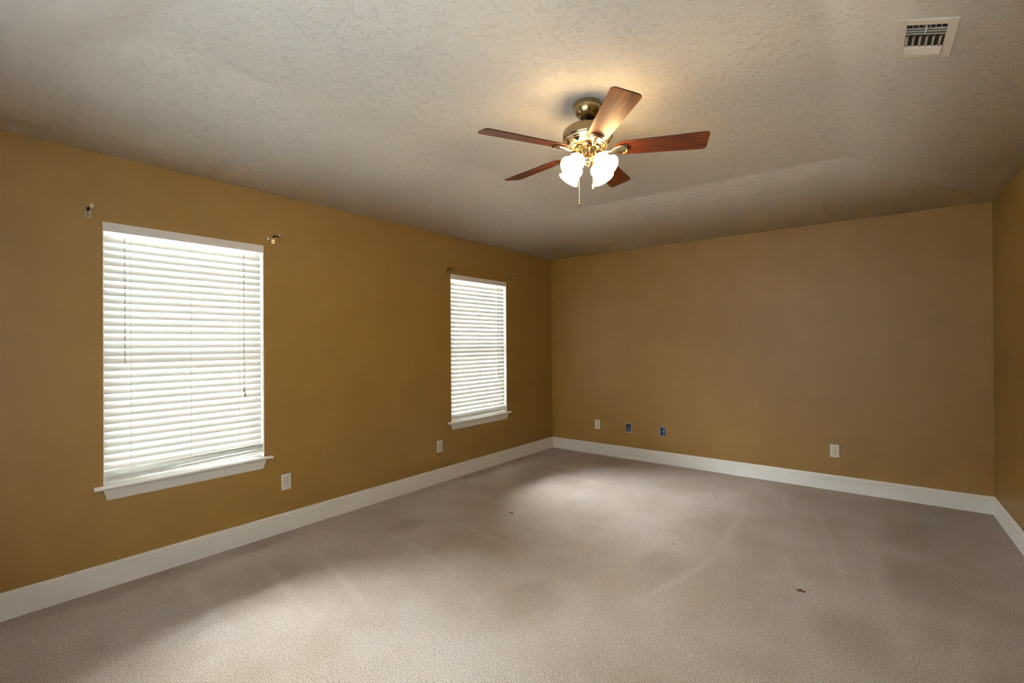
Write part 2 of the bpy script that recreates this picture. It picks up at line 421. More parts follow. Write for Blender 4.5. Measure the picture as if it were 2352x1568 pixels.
# ------------------------------------------------------------------ windows with stool and apron
def window(idx, s0, s1, z0, z1, mw=None):
    r = bpy.data.objects.new('window_%d' % idx, None); COL.objects.link(r); r.matrix_world = mw or FL @ Matrix.Translation((0, (s0+s1)/2, z0))
    r['kind'] = 'structure'
    hw = (s1-s0)/2; h = z1-z0
    bm = NB(); d0, d1 = -0.135, -0.085; fw_ = 0.022
    box(bm, d0, d1, -hw, -hw+fw_, 0, h, bev=.003); box(bm, d0, d1, hw-fw_, hw, 0, h, bev=.003)
    box(bm, d0, d1, -hw+fw_, hw-fw_, 0, fw_, bev=.003); box(bm, d0, d1, -hw+fw_, hw-fw_, h-fw_, h, bev=.003)
    obj('window_frame', bm, VINYL, r)
    bm = NB(); box(bm, -.085, -.0008, -hw, -hw+.003, 0, h-.003); box(bm, -.085, -.0008, hw-.003, hw, 0, h-.003); box(bm, -.085, -.0008, -hw, hw, h-.003, h)
    obj('jamb_liner', bm, TRIM, r)
    for (za, zb, dd) in ((fw_, h*0.52, -0.104), (h*0.49, h-fw_, -0.122)):
        bm = NB(); t = .030
        box(bm, dd-.009, dd+.009, -hw+fw_, -hw+fw_+t, za, zb); box(bm, dd-.009, dd+.009, hw-fw_-t, hw-fw_, za, zb)
        box(bm, dd-.009, dd+.009, -hw+fw_+t, hw-fw_-t, za, za+t); box(bm, dd-.009, dd+.009, -hw+fw_+t, hw-fw_-t, zb-t, zb)
        s = obj('sash', bm, VINYL, r)
        bm = NB(); box(bm, dd-.002, dd+.002, -hw+fw_+t, hw-fw_-t, za+t, zb-t); obj('pane', bm, GLASS, s)
    # stool: rounded nose, horns past the opening
    bm = NB(); g = .045; th = .020; n0 = .040
    pr = [(-.085, 0)] + [(n0-.010+.010*math.cos(a), -th/2+th/2*math.sin(a)) for a in [PI/2-k*PI/8 for k in range(9)]] + [(-.085, -th)]
    # inner tongue
    box(bm, -.085, 0.001, -hw, hw, -th, 0)
    y0, y1 = -hw-g, hw+g
    fp = [(0.0, 0)] + pr[1:-1] + [(0.0, -th)]
    A = [bm.verts.new((a, y0, b)) for a, b in fp]; B = [bm.verts.new((a, y1, b)) for a, b in fp]
    for k in range(len(fp)):
        l = (k+1) % len(fp); bm.faces.new((A[k], A[l], B[l], B[k]))
    bm.faces.new(A); bm.faces.new(B)
    obj('window_sill', bm, TRIM, r)
    bm = NB()
    ap = [(-hw-.004, -th), (hw+.004, -th), (hw-.013, -th-.062), (-hw+.013, -th-.062)]
    A = [bm.verts.new((0, y, z)) for y, z in ap]
    T = [bm.verts.new((.024, y, z)) for y, z in ap[:2]] + [bm.verts.new((.010, y, z)) for y, z in ap[2:]]
    bm.faces.new(A); bm.faces.new(T)
    for k in range(4): bm.faces.new((A[k], A[(k+1) % 4], T[(k+1) % 4], T[k]))
    obj('window_apron', bm, TRIM, r)
    return r
for i, w_ in enumerate(WINS): window(i+1, *w_)
window(3, *FILL_WIN, mw=Matrix.Translation(((FILL_WIN[0]+FILL_WIN[1])/2, YF, FILL_WIN[2])) @ Matrix.Rotation(PI/2, 4, 'Z'))  # added window out of view, lets in extra daylight

# ------------------------------------------------------------------ blinds
PITCHZ = 0.0432; SW = 0.0505; TILT = math.radians(66)
def slat_geo(bm, c, hw, tilt, roll, crown=0.0028, th=0.0024, nseg=8):
    """c centre (x,z); slat spans y -hw..hw; room edge low, outer edge high; roll tips one end up"""
    m = Matrix.Translation((c[0], 0, c[1])) @ Matrix.Rotation(roll, 4, 'X') @ Matrix.Rotation(tilt, 4, 'Y')
    top = []; bot = []
    for k in range(nseg+1):
        u = -1+2*k/nseg; cz = crown*(1-u*u)
        top.append((u*SW/2, cz)); bot.append((u*SW/2, cz-th))
    prof = top+bot[::-1]
    A = [bm.verts.new(m @ Vector((a, -hw, b))) for a, b in prof]; B = [bm.verts.new(m @ Vector((a, hw, b))) for a, b in prof]
    n = len(prof)
    for k in range(n): f = bm.faces.new((A[k], A[(k+1) % n], B[(k+1) % n], B[k])); f.smooth = True
    bm.faces.new(A); bm.faces.new(B)
def blind(label, s0, s1, z0, z1, skew, cords, liftx, lift_end, wand=None, mw=None, turn=1):
    hw0 = (s1-s0)/2; hw = hw0-.009; ctr = (s0+s1)/2
    r = thing('window_blind', label, 'blinds', mw or FL @ Matrix.Translation((0, ctr, z1)), 'horizontal white slat blinds')
    bm = NB(); box(bm, -.060, -.008, -hw0+.004, hw0-.004, -.050, -.004, bev=.002)
    hr = obj('head_rail', bm, HEAD, r)
    bm = NB(); box(bm, -.009, -.003, -hw0+.003, hw0-.003, -.052, -.002, bev=.0015)
    box(bm, -.030, -.003, hw0-.040, hw0-.0385, -.052, -.002)
    obj('valance', bm, HEAD, r)
    ex = -.036; bm = NB(); ztop = -.088; h = z1-z0
    n = int((h-0.088-0.088)/PITCHZ)+1
    zl = ztop
    for k in range(n):
        zl = ztop-k*PITCHZ; slat_geo(bm, (ex, zl), hw, (TILT if k else TILT-.16)*turn, 0)
    # slats lying on the bottom rail
    sl = skew/(2*hw)
    nst = 6; zbot = -h+.010+abs(skew)/2
    ztopst = zl-.030
    for k in range(nst):
        f = k/(nst-1); zz = zbot+.024+.0065*(nst-1-k)+.004*(1-f)
        slat_geo(bm, (ex+.001*k, zz), hw, math.radians(9-6*f), math.atan(sl)*(0.55+0.45*f))
    obj('slats', bm, SLAT, r, smooth=40)
    bm = NB()
    box(bm, -.026, .024, -hw, hw, -.008, .008, bev=.003, mat=Matrix.Translation((ex, 0, zbot+.008)) @ Matrix.Rotation(math.atan(sl), 4, 'X'))
    br = obj('bottom_rail', bm, SLAT, r)
    for s in cords:
        y = s-ctr; bm = NB(); zb = zbot+sl*y
        bm2 = NB(); lathe(bm2, [(0, -.004), (.005, -.004), (.006, 0), (.005, .004), (0, .005)], 14, Matrix.Translation((ex+.026, y, zb+.004)) @ Matrix.Rotation(PI/2, 4, 'Y'))
        obj('cord_plug', bm2, CORD, br)
        xr, xo = ex+SW/2*math.cos(TILT)+.003, ex-SW/2*math.cos(TILT)-.003
        tube(bm, [(xr, y, -.05), (xr, y, zb+.015)], .0012, 6); tube(bm, [(xo, y, -.05), (xo, y, zb+.015)], .0009, 6)
        for k in range(n):   # rungs
            zc = ztop-k*PITCHZ
            tube(bm, [(xr, y, zc-SW/2*math.sin(TILT)), (xo, y, zc+SW/2*math.sin(TILT)-.002)], .0008, 5)
            # loop over the slat edge
            tube(bm, [(xr+.0005, y+.0025, zc-.012), (xr+.001, y, zc-.024), (xr-.002, y-.002, zc-.027)], .0019, 6)
        obj('ladder_cord', bm, CORD, r)
    # lift cord in front of the slats
    y = liftx-ctr; ze = lift_end-z1; xf = ex+SW/2*math.cos(TILT)+.008
    bm = NB(); tube(bm, [(xf, y, -.05), (xf, y+.001, ze*0.5), (xf, y, ze+.06)], .0011, 6); tube(bm, [(xf+.002, y+.003, -.05), (xf+.002, y+.001, ze*.5), (xf+.002, y+.004, ze+.03)], .0011, 6)
    lc = obj('lift_cord', bm, GCORD, r)
    for (dy, dz) in ((-.001, .030), (.005, 0)):
        bm = NB(); lathe(bm, [(0, .032), (.0022, .032), (.0035, .022), (.006, .008), (.0062, .003), (.004, 0), (0, 0)], 16, Matrix.Translation((xf+.003, y+dy, ze+dz)))
        obj('tassel', bm, GCORD if dz else GCORD, lc, smooth=50)
    if wand:
        y = wand[0]-ctr; bm = NB(); xf = ex+SW/2*math.cos(TILT)+.012
        tube(bm, [(xf-.008, y, -.050), (xf, y, -.070), (xf-.002, y+.004, -.078)], .0014, 8)
        tube(bm, [(xf, y, -.078), (xf, y, wand[1]-z1)], .0036, 6)
        obj('tilt_wand', bm, GLASS, r, smooth=30)
    return r
blind('large white slat blind in the near window, bottom rail tilting up to the right', *WINS[0], 0.030, [-4.387, -4.082, -3.793], -3.766, 1.005, wand=(-4.416, 1.25))
blind('white slat blind in the window closer to the back corner of the room', *WINS[1], 0.006, [-1.711, -1.402, -1.114], -1.060, 0.975)

# added unseen fabric shade, spreads fill daylight from the added third window
fs_ = thing('added_fill_shade', 'added cream fabric shade spreading fill light from the added window behind the viewer', 'added light diffuser', Matrix.Translation(((FILL_WIN[0]+FILL_WIN[1])/2, YF-.02, FILL_WIN[2])))
hw3 = (FILL_WIN[1]-FILL_WIN[0])/2-.006; hh3 = FILL_WIN[3]-FILL_WIN[2]
bm = NB(); box(bm, -hw3, hw3, -.001, 0, .022, hh3-.040); obj('fill_shade_fabric', bm, FABRIC, fs_)
bm = NB(); tube(bm, [(-hw3, 0, hh3-.024), (hw3, 0, hh3-.024)], .018, 16); obj('fill_shade_roller', bm, HEAD, fs_, smooth=40)
bm = NB(); box(bm, -hw3, hw3, -.008, .006, .002, .022, bev=.003); obj('bottom_rail', bm, HEAD, fs_)

# ------------------------------------------------------------------ curtain rod brackets and the lone wall anchor
def bracket_parts(root, sgn=1):
    bm = NB()
    pts = [(-.009, 0), (.009, 0), (.010, .004), (.010, .040), (-.010, .040), (-.010, .004)]
    prism(bm, pts, 0, .0025, Matrix(((0, 0, 1, 0), (1, 0, 0, 0), (0, 1, 0, 0), (0, 0, 0, 1))))
    pl = obj('mounting_plate', bm, NICKEL, root)
    for z in (.012, .028):
        bm = NB(); lathe(bm, [(0, .0045), (.003, .0042), (.0045, .003), (.0048, 0)], 12, Matrix.Translation((.002, 0, z)) @ Matrix.Rotation(PI/2, 4, 'Y'))
        obj('screw', bm, DARK, pl, smooth=50)
    # flat bent arm reaching into the room
    bm = NB(); path = [(.001, .036), (.010, .043), (.030, .047), (.055, .046), (.070, .040), (.078, .030)]
    def strip(path, w, th):
        rows = []
        for i, p in enumerate(path):
            a = Vector(path[max(i-1, 0)]); b = Vector(path[min(i+1, len(path)-1)]); t = (b-a).normalized(); n = Vector((-t.y, t.x))*th/2
            P_ = Vector(p); rows.append([bm.verts.new((P_.x+n.x, -w, P_.y+n.y)), bm.verts.new((P_.x+n.x, w, P_.y+n.y)), bm.verts.new((P_.x-n.x, w, P_.y-n.y)), bm.verts.new((P_.x-n.x, -w, P_.y-n.y))])
        for a, b in zip(rows[:-1], rows[1:]):
            for k in range(4): bm.faces.new((a[k], a[(k+1) % 4], b[(k+1) % 4], b[k]))
        bm.faces.new(rows[0]); bm.faces.new(rows[-1])
    strip(path, .0065, .0035)
    obj('bracket_arm', bm, BRONZE, root)
    bm = NB(); c = (.089, .042); R = .0125
    strip([(c[0]+R*math.cos(a), c[1]+R*math.sin(a)) for a in [math.radians(205+k*185/10) for k in range(11)]] + [(c[0]+R+.001, c[1]+.012)], .0075, .0028)
    obj('rod_cradle', bm, NICKEL, root)
BR = [(-4.580, 2.072, 'grey metal curtain rod bracket above the upper left corner of the near window'),
      (-3.574, 2.086, 'dark metal curtain rod bracket above the upper right corner of the near window'),
      (-1.853, 2.058, 'dark curtain rod bracket above the upper left corner of the far window'),
      (-0.900, 2.066, 'dark curtain rod bracket to the right of the far window, nearest the back corner')]
src = None
for i, (s, z, lab) in enumerate(BR):
    mw = FL @ Matrix.Translation((0, s, z))
    if src is None:
        src = thing('curtain_bracket', lab, 'curtain bracket', mw, 'curtain rod brackets above the windows'); bracket_parts(src); continue
    r = src.copy(); COL.objects.link(r); r.matrix_world = mw; r['label'] = lab
    for ch in list(src.children):
        c = ch.copy(); COL.objects.link(c); c.parent = r
        for g in list(ch.children):
            d = g.copy(); COL.objects.link(d); d.parent = c
bm = NB(); lathe(bm, [(0, .004), (.002, .0015), (.0035, .004), (.0065, .0045), (.0075, .002), (.0078, 0)], 18, Matrix.Rotation(PI/2, 4, 'Y'))
o = obj('wall_anchor', bm, [CORD], mw=FL @ Matrix.Translation((0, -3.607, 2.114)), smooth=40)
tag(o, 'small white screw anchor left in the wall beside the near window bracket', 'wall anchor')

# ------------------------------------------------------------------ duplex outlets
def outlet_parts(r):
    """local: x across, y out of the wall, z up"""
    bm = NB(); w_, h_, t = .0355, .0580, .006
    b = .0045
    a = [bm.verts.new((x, 0, z)) for x, z in ((-w_, -h_), (w_, -h_), (w_, h_), (-w_, h_))]
    c = [bm.verts.new((x, t*.55, z)) for x, z in ((-w_, -h_), (w_, -h_), (w_, h_), (-w_, h_))]
    d = [bm.verts.new((x, t, z)) for x, z in ((-w_+b, -h_+b), (w_-b, -h_+b), (w_-b, h_-b), (-w_+b, h_-b))]
    bm.faces.new(a); bm.faces.new(d)
    for k in range(4): bm.faces.new((a[k], a[(k+1) % 4], c[(k+1) % 4], c[k])); bm.faces.new((c[k], c[(k+1) % 4], d[(k+1) % 4], d[k]))
    obj('cover_plate', bm, PLATE, r)
    RX = Matrix(((1, 0, 0, 0), (0, 0, 1, 0), (0, 1, 0, 0), (0, 0, 0, 1)))
    for zc in (-.0195, .0195):
        def outl(R, hh):
            pts = []
            for k in range(32):
                an = 2*PI*k/32; x, z = R*math.cos(an), R*math.sin(an); pts.append((x, max(-hh, min(hh, z))))
            return pts
        T = Matrix.Translation((0, 0, zc)) @ RX
        bm = NB(); prism(bm, outl(.0178, .0148), t-.001, t+.0004, T, 1); prism(bm, outl(.0163, .0133), t-.001, t+.0022, T, 0)
        s = obj('receptacle', bm, [PLATE, GREYL], r)
        bm = NB()
        box(bm, -.0075, -.0050, t+.0018, t+.0027, zc-.001, zc+.0085); box(bm, .0050, .0072, t+.0018, t+.0027, zc, zc+.0075)
        lathe(bm, [(0, .0009), (.0031, .0009), (.0031, 0)], 12, Matrix.Translation((0, t+.0018, zc-.0075)) @ RX)
        obj('slot', bm, DARK, s)
    bm = NB(); lathe(bm, [(0, .0016), (.002, .0014), (.0032, .0004), (.0034, 0)], 12, Matrix.Translation((0, t, 0)) @ RX)
    obj('screw', bm, GREYL, r)
FLO = FL @ Matrix.Rotation(-PI/2, 4, 'Z'); FBO = Matrix.Rotation(PI, 4, 'Z')
OUT = [(FLO @ Matrix.Translation((3.487, 0, .359)), 'white duplex outlet on the left wall, right of the near window sill'),
       (FLO @ Matrix.Translation((1.977, 0, .353)), 'white duplex outlet on the left wall, below and left of the far window'),
       (FBO @ Matrix.Translation((-0.654, 0, .359)), 'white duplex outlet on the back wall near the left corner, beside the open blue boxes'),
       (FBO @ Matrix.Translation((-3.046, 0, .357)), 'white duplex outlet standing alone toward the right end of the back wall')]
src = None
for mw, lab in OUT:
    if src is None:
        src = thing('wall_outlet', lab, 'outlet', mw, 'duplex wall outlets'); outlet_parts(src); continue
    r = src.copy(); COL.objects.link(r); r.matrix_world = mw; r['label'] = lab
    for ch in list(src.children):
        c = ch.copy(); COL.objects.link(c); c.parent = r
        for g in list(ch.children):
            d = g.copy(); COL.objects.link(d); d.parent = c

# ------------------------------------------------------------------ open low-voltage boxes with cables
def jbox(x0, x1, z0, z1, label, variant):
    xc, zc = (x0+x1)/2, (z0+z1)/2; hw, hh = (x1-x0)/2, (z1-z0)/2
    r = thing('electrical_box', label, 'electrical box', Matrix.Translation((xc, 0, zc)), 'open blue cable boxes in the back wall')
    bm = NB(); dp = .060; t = .002; e = .0008
    box(bm, -hw+e, -hw+t+e, .001, dp, -hh+e, hh-e); box(bm, hw-t-e, hw-e, .001, dp, -hh+e, hh-e)
    box(bm, -hw+t+e, hw-t-e, .001, dp, -hh+e, -hh+t+e); box(bm, -hw+t+e, hw-t-e, .001, dp, hh-t-e, hh-e)
    box(bm, -hw+e, hw-e, dp, dp+t, -hh+e, hh-e)
    obj('box_body', bm, BLUE, r)
    # ragged drywall lip
    bm = NB(); n = 56; A = []; B = []; C = []; rnd = random.Random(variant)
    for k in range(n):
        a = 2*PI*k/n; c_, s_ = math.cos(a), math.sin(a); q = 1/max(abs(c_)/hw, abs(s_)/hh)
        x, z = q*c_, q*s_; wd = .0022+.0025*rnd.random()
        ox, oz = (wd if x > 0 else -wd)*(abs(x) > hw*.8), (wd if z > 0 else -wd)*(abs(z) > hh*.8)
        A.append(bm.verts.new((x, -.0006, z))); B.append(bm.verts.new((x+ox, -.0014, z+oz))); C.append(bm.verts.new((x*.97, .004, z*.985)))
    for k in range(n):
        l = (k+1) % n; bm.faces.new((A[k], A[l], B[l], B[k])); bm.faces.new((A[k], C[k], C[l], A[l]))
    geo = bmesh.ops.extrude_face_region(bm, geom=bm.faces[:])
    for v in [g for g in geo['geom'] if isinstance(g, bmesh.types.BMVert)]: v.co.y += .0007
    obj('drywall_edge', bm, LIP, r)
    # screw ear at the top
    bm = NB(); prism(bm, [(-.007, hh-.001), (.007, hh-.001), (.002, hh-.012), (-.002, hh-.012)], -.001, .003, Matrix(((1, 0, 0, 0), (0, 0, 1, 0), (0, 1, 0, 0), (0, 0, 0, 1))))
    obj('screw_ear', bm, LIP, r)
    bm = NB()
    if variant == 1:
        tube(bm, [(-.012, .058, .01), (-.018, .03, .0), (-.014, .008, -.012), (-.002, .002, -.020), (.010, .003, -.016), (.018, .02, -.006), (.02, .055, .0)], .0026, 8)
        obj('cable', bm, LIP, r, smooth=60)
        bm = NB(); tube(bm, [(-.022, .05, -.02), (-.020, .01, -.034), (-.008, .003, -.040), (.006, .002, -.038), (.018, .004, -.042)], .003, 8)
        obj('cable', bm, CORD, r, smooth=60)
    else:
        tube(bm, [(.010, .055, .036), (.009, .012, .030), (.008, .003, .010), (.008, .002, -.015), (.009, .004, -.038)], .0028, 8)
        obj('cable', bm, CORD, r, smooth=60)
        bm = NB(); tube(bm, [(-.020, .05, -.005), (-.010, .01, -.004), (.001, .003, -.003), (.006, .003, -.006)], .002, 8)
        obj('cable', bm, LIP, r, smooth=60)
        bm = NB(); tube(bm, [(-.022, .03, -.035), (-.024, .004, -.040), (-.034, -.0025, -.049), (-.040, -.003, -.052)], .0014, 8)
        obj('cable', bm, DARK, r, smooth=60)
jbox(*JB[0], 'open blue box with a curled cable, between the outlet and the other blue box', 1)
jbox(*JB[1], 'open blue box with an upright white cable, right of the other blue box', 2)

# ------------------------------------------------------------------ ceiling register on the right slope
A_ = Vector((3.436, -2.708, 0)); 
P0 = Vector((W, 0, H)); P1 = Vector((XR0(-5), -5, H)); P2 = Vector((3.208, -2.557, HT))
Nn = (P1-P0).cross(P2-P0).normalized(); Nn = -Nn if Nn.z > 0 else Nn
ey = (P0-P1).normalized(); ex_ = ey.cross(Nn).normalized()
if ex_.x < 0: ex_ = -ex_
def on_slope(x, y): return Vector((x, y, P0.z-(Nn.x*(x-P0.x)+Nn.y*(y-P0.y))/Nn.z))
vc = on_slope(3.530, -2.557)+Nn*.001
Mv = Matrix((ex_, ey, Nn)).transposed().to_4x4(); Mv.translation = vc   # local z points down into the room
ven = thing('ceiling_vent', 'painted square air vent with curved louvres on the right ceiling slope', 'vent', Mv)
VW, VH = .100, .155
bm = NB(); t = .006; ow, oh0, oh1 = .066, -.118, .125
box(bm, -VW, -ow, -VH, VH, 0, t, bev=.0012); box(bm, ow, VW, -VH, VH, 0, t, bev=.0012)
box(bm, -ow, ow, -VH, oh0, 0, t, bev=.0012); box(bm, -ow, ow, oh1, VH, 0, t, bev=.0012)
obj('vent_frame', bm, VENT, ven)
bm = NB(); box(bm, -ow, ow, oh0, oh1, .0, .0022); obj('duct_shadow_plate', bm, VENTD, ven)  # dark plate, the shadow inside the duct put into its colour
def louvre(p0, p1, lean, lw=0.013):
    """thin curved blade from p0 to p1 (xy), leaning by the vector lean"""
    bm = NB(); rows = []
    a = Vector((*p0, 0)); b = Vector((*p1, 0)); L = Vector((*lean, 0))
    for k in range(6):
        f = k/5; off = L*(f**2)*lw; z = .001+.012*math.sin(f*PI/2)
        rows.append((bm.verts.new(a+off+Vector((0, 0, z))), bm.verts.new(b+off+Vector((0, 0, z)))))
    for r0, r1 in zip(rows[:-1], rows[1:]): bm.faces.new((r0[0], r0[1], r1[1], r1[0]))
    geo = bmesh.ops.extrude_face_region(bm, geom=bm.faces[:])
    sh = L.normalized()*.0012
    for v in [g for g in geo['geom'] if isinstance(g, bmesh.types.BMVert)]: v.co += sh+Vector((0, 0, -.0004))
    obj('louvre', bm, VENT, ven, smooth=50)
for y in (-.088, -.068, -.048): louvre((-ow+.001, y), (ow-.001, y), (0, -1))
for k in range(6):
    x = -.055+k*.0225; louvre((x, -.036), (x, .050), (-1, 0), 0.006)
for y in (.058, .074, .090, .106): louvre((-ow+.001, y), (ow-.001, y), (0, 1))
for k in range(6):
    x = -.045+k*.0185; bm = NB(); box(bm, x-.001, x+.001, -.112, -.095, .001, .006); obj('damper_vane', bm, VENT, ven)
bm = NB(); tube(bm, [(.0, -.112, .006), (.002, -.10, .014), (.0, -.082, .017)], .0032, 8); box(bm, -.028, .028, -.123, -.120, t, t+.0010)
obj('damper_lever', bm, VENT, ven, smooth=40)

# ------------------------------------------------------------------ ceiling fan
FX, FY = 2.032, -2.757; ZB = 2.479
fan = thing('ceiling_fan', 'five-blade cherry wood and brass ceiling fan with four lit glass shades', 'ceiling fan', Matrix.Translation((FX, FY, 0)))
bm = NB(); lathe(bm, [(0, HT), (.081, HT), (.082, 2.745), (.082, 2.731), (.079, 2.729), (.078, 2.722), (.074, 2.706), (.066, 2.690), (.056, 2.679), (.045, 2.672), (.036, 2.670), (.034, 2.674), (0, 2.676)], 56)
cano = obj('canopy', bm, BRASS, fan, smooth=40)
bm = NB(); lathe(bm, [(0, 2.671), (.030, 2.671), (.030, 2.664), (.022, 2.658), (0, 2.658)], 28); obj('canopy_bushing', bm, BLACKM, cano, smooth=40)
for a in (-2.4, -.4, 1.6):
    bm = NB(); lathe(bm, [(0, .003), (.003, .002), (.004, 0)], 12, Matrix.Rotation(a, 4, 'Z') @ Matrix.Translation((.081, 0, 2.738)) @ Matrix.Rotation(PI/2, 4, 'Y')); obj('canopy_screw', bm, NICKEL, cano, smooth=50)
bm = NB(); lathe(bm, [(0, 2.68), (.0125, 2.68), (.0125, 2.632), (0, 2.632)], 24); obj('downrod', bm, BRASS, fan, smooth=40)
bm = NB(); lathe(bm, [(0, 2.640), (.018, 2.640), (.022, 2.634), (.024, 2.626), (.060, 2.622), (.098, 2.613), (.126, 2.602), (.139, 2.591), (.1435, 2.580), (.1435, 2.550), (.141, 2.541), (.137, 2.537), (.100, 2.537), (0, 2.537)], 64)
mot = obj('motor_housing', bm, BRASS, fan, smooth=35)
# pierced skirt below the motor
bm = NB(); NA, NV, UN = 330, 16, 10; G = []
for j in range(NV+1):
    v = j/NV; rr = .137-.030*v-.010*math.sin(v*PI)*0; zz = 2.537-.038*(1-(1-v)**1.6)
    G.append([bm.verts.new((rr*math.cos(2*PI*i/NA), rr*math.sin(2*PI*i/NA), zz)) for i in range(NA)])
for j in range(NV):
    v = (j+.5)/NV
    for i in range(NA):
        u = ((i+.5)/NA*UN) % 1-.5
        hole = (.10 < v < .22 and abs(u) < .24) or (.30 < v < .86 and abs(u) < .27*(1-(v-.30)/.62))
        if not hole: bm.faces.new((G[j][i], G[j][(i+1) % NA], G[j+1][(i+1) % NA], G[j+1][i]))
bmesh.ops.delete(bm, geom=[v for v in bm.verts if not v.link_faces], context='VERTS')
o = obj('vented_skirt', bm, SATIN, mot); md = o.modifiers.new('t', 'SOLIDIFY'); md.thickness = .0016; md.offset = 0
bm = NB(); lathe(bm, [(.118, 2.536), (.092, 2.503), (.060, 2.503)], 48); obj('motor_core', bm, EDGE, mot, smooth=40)
bm = NB(); lathe(bm, [(.1055, 2.4995), (.1065, 2.497), (.104, 2.494), (.098, 2.493), (.076, 2.494), (.073, 2.486), (.060, 2.483), (.048, 2.483), (.048, 2.502)], 56)
obj('flywheel_ring', bm, BRASS, mot, smooth=40)
bm = NB(); lathe(bm, [(0, 2.486), (.050, 2.486), (.0535, 2.483), (.0535, 2.478), (.0500, 2.475), (.0490, 2.450), (.0515, 2.447), (.0515, 2.441), (.046, 2.437), (.034, 2.433), (0, 2.432)], 48)
sw = obj('switch_housing', bm, BRASS, fan, smooth=35)
for k in range(8):
    bm = NB(); a = k*PI/4+.3; box(bm, .0495, .0540, -.004, .004, 2.441, 2.453, bev=.0012, mat=Matrix.Rotation(a, 4, 'Z')); obj('light_kit_clip', bm, BRIGHT, sw)
bm = NB(); lathe(bm, [(0, 2.436), (.026, 2.434), (.030, 2.428), (.027, 2.420), (.018, 2.416), (.014, 2.410), (.017, 2.403), (.012, 2.396), (.006, 2.392), (.007, 2.386), (0, 2.382)], 32)
obj('finial', bm, BRIGHT, fan, smooth=40)

PITCH_B = -0.238; PH = 169.9
def blade_outline():
    pts = []; L0, L1 = .148, .662; w0, w1 = .060, .0745
    # root: narrow rounded shoulders widening to full width
    root = [(.150, 0), (.151, .016), (.156, .030), (.166, .042), (.182, .052), (.205, w0)]
    tip = []
    rc = .022
    for k in range(7):
        a = PI/2*(1-k/6); tip.append((L1-rc+rc*math.cos(a), w1-rc+rc*math.sin(a)))
    half = root+tip
    return half + [(x, -y) for x, y in half[::-1] if abs(y) > 1e-6]
def make_blade(k):
    a = math.radians(PH+72*k)
    base = Matrix.Rotation(a, 4, 'Z') @ Matrix.Translation((0, 0, ZB))
    tilt = Matrix.Rotation(PITCH_B, 4, 'X')
    bm = NB(); fs = prism(bm, blade_outline(), -.003, .003)
    for f in fs[2:]: f.material_index = 1
    bmesh.ops.bevel(bm, geom=[e for e in bm.edges if abs(e.verts[0].co.z-e.verts[1].co.z) < 1e-6], offset=.0012, segments=1, affect='EDGES')
    for f in bm.faces:
        if abs(f.normal.z) < .9 and f.calc_area() < .02: f.material_index = 1
    b = obj('blade', bm, [WOOD, EDGE], fan, mw=base @ tilt)
    # blade iron: slim curved arm opening into a shell-shaped medallion
    st = [(.060, .0085, .004, 2.486-ZB), (.075, .0080, .006, 2.478-ZB), (.092, .0075, .006, -.011), (.110, .0075, .006, -.017), (.128, .0080, .006, -.018), (.142, .011, .006, -.016),
          (.152, .020, .007, -.014), (.165, .028, .009, -.013), (.182, .034, .010, -.012), (.200, .0375, .011, -.011), (.216, .0370, .011, -.010), (.224, .0345, .010, -.009), (.228, .031, .005, -.008)]
    bm = NB(); rings = []
    for (x, hw_, dp, z) in st:
        tl = PITCH_B*min(1, max(0, (x-.10)/.045)); R = Matrix.Rotation(tl, 4, 'X'); ring = []
        for q in range(12):
            an = 2*PI*q/12; y = hw_*math.cos(an); zz = z + (dp*.55*math.sin(an) if math.sin(an) < 0 else .003*math.sin(an))
            ring.append(bm.verts.new(R @ Vector((x, y, zz))))
        rings.append(ring)
    for r0, r1 in zip(rings[:-1], rings[1:]):
        for q in range(12): bm.faces.new((r0[q], r0[(q+1) % 12], r1[(q+1) % 12], r1[q]))
    bm.faces.new(rings[0]); bm.faces.new(rings[-1])
    iron = obj('blade_iron', bm, BRIGHT, fan, mw=base, smooth=50)
    # crescent rim on the medallion and a bolt
    bm = NB(); pts = []
    for q in range(13):
        an = math.radians(-72+q*12); pts.append((.190+.036*math.cos(an), .036*math.sin(an), -.0165))
    tube(bm, pts, .0032, 8, radii=[.0016+.0022*math.sin(PI*q/12) for q in range(13)])
    obj('medallion_rim', bm, BRASS, iron, mw=Matrix.Rotation(PITCH_B, 4, 'X'), smooth=60)
for k in range(5): make_blade(k)

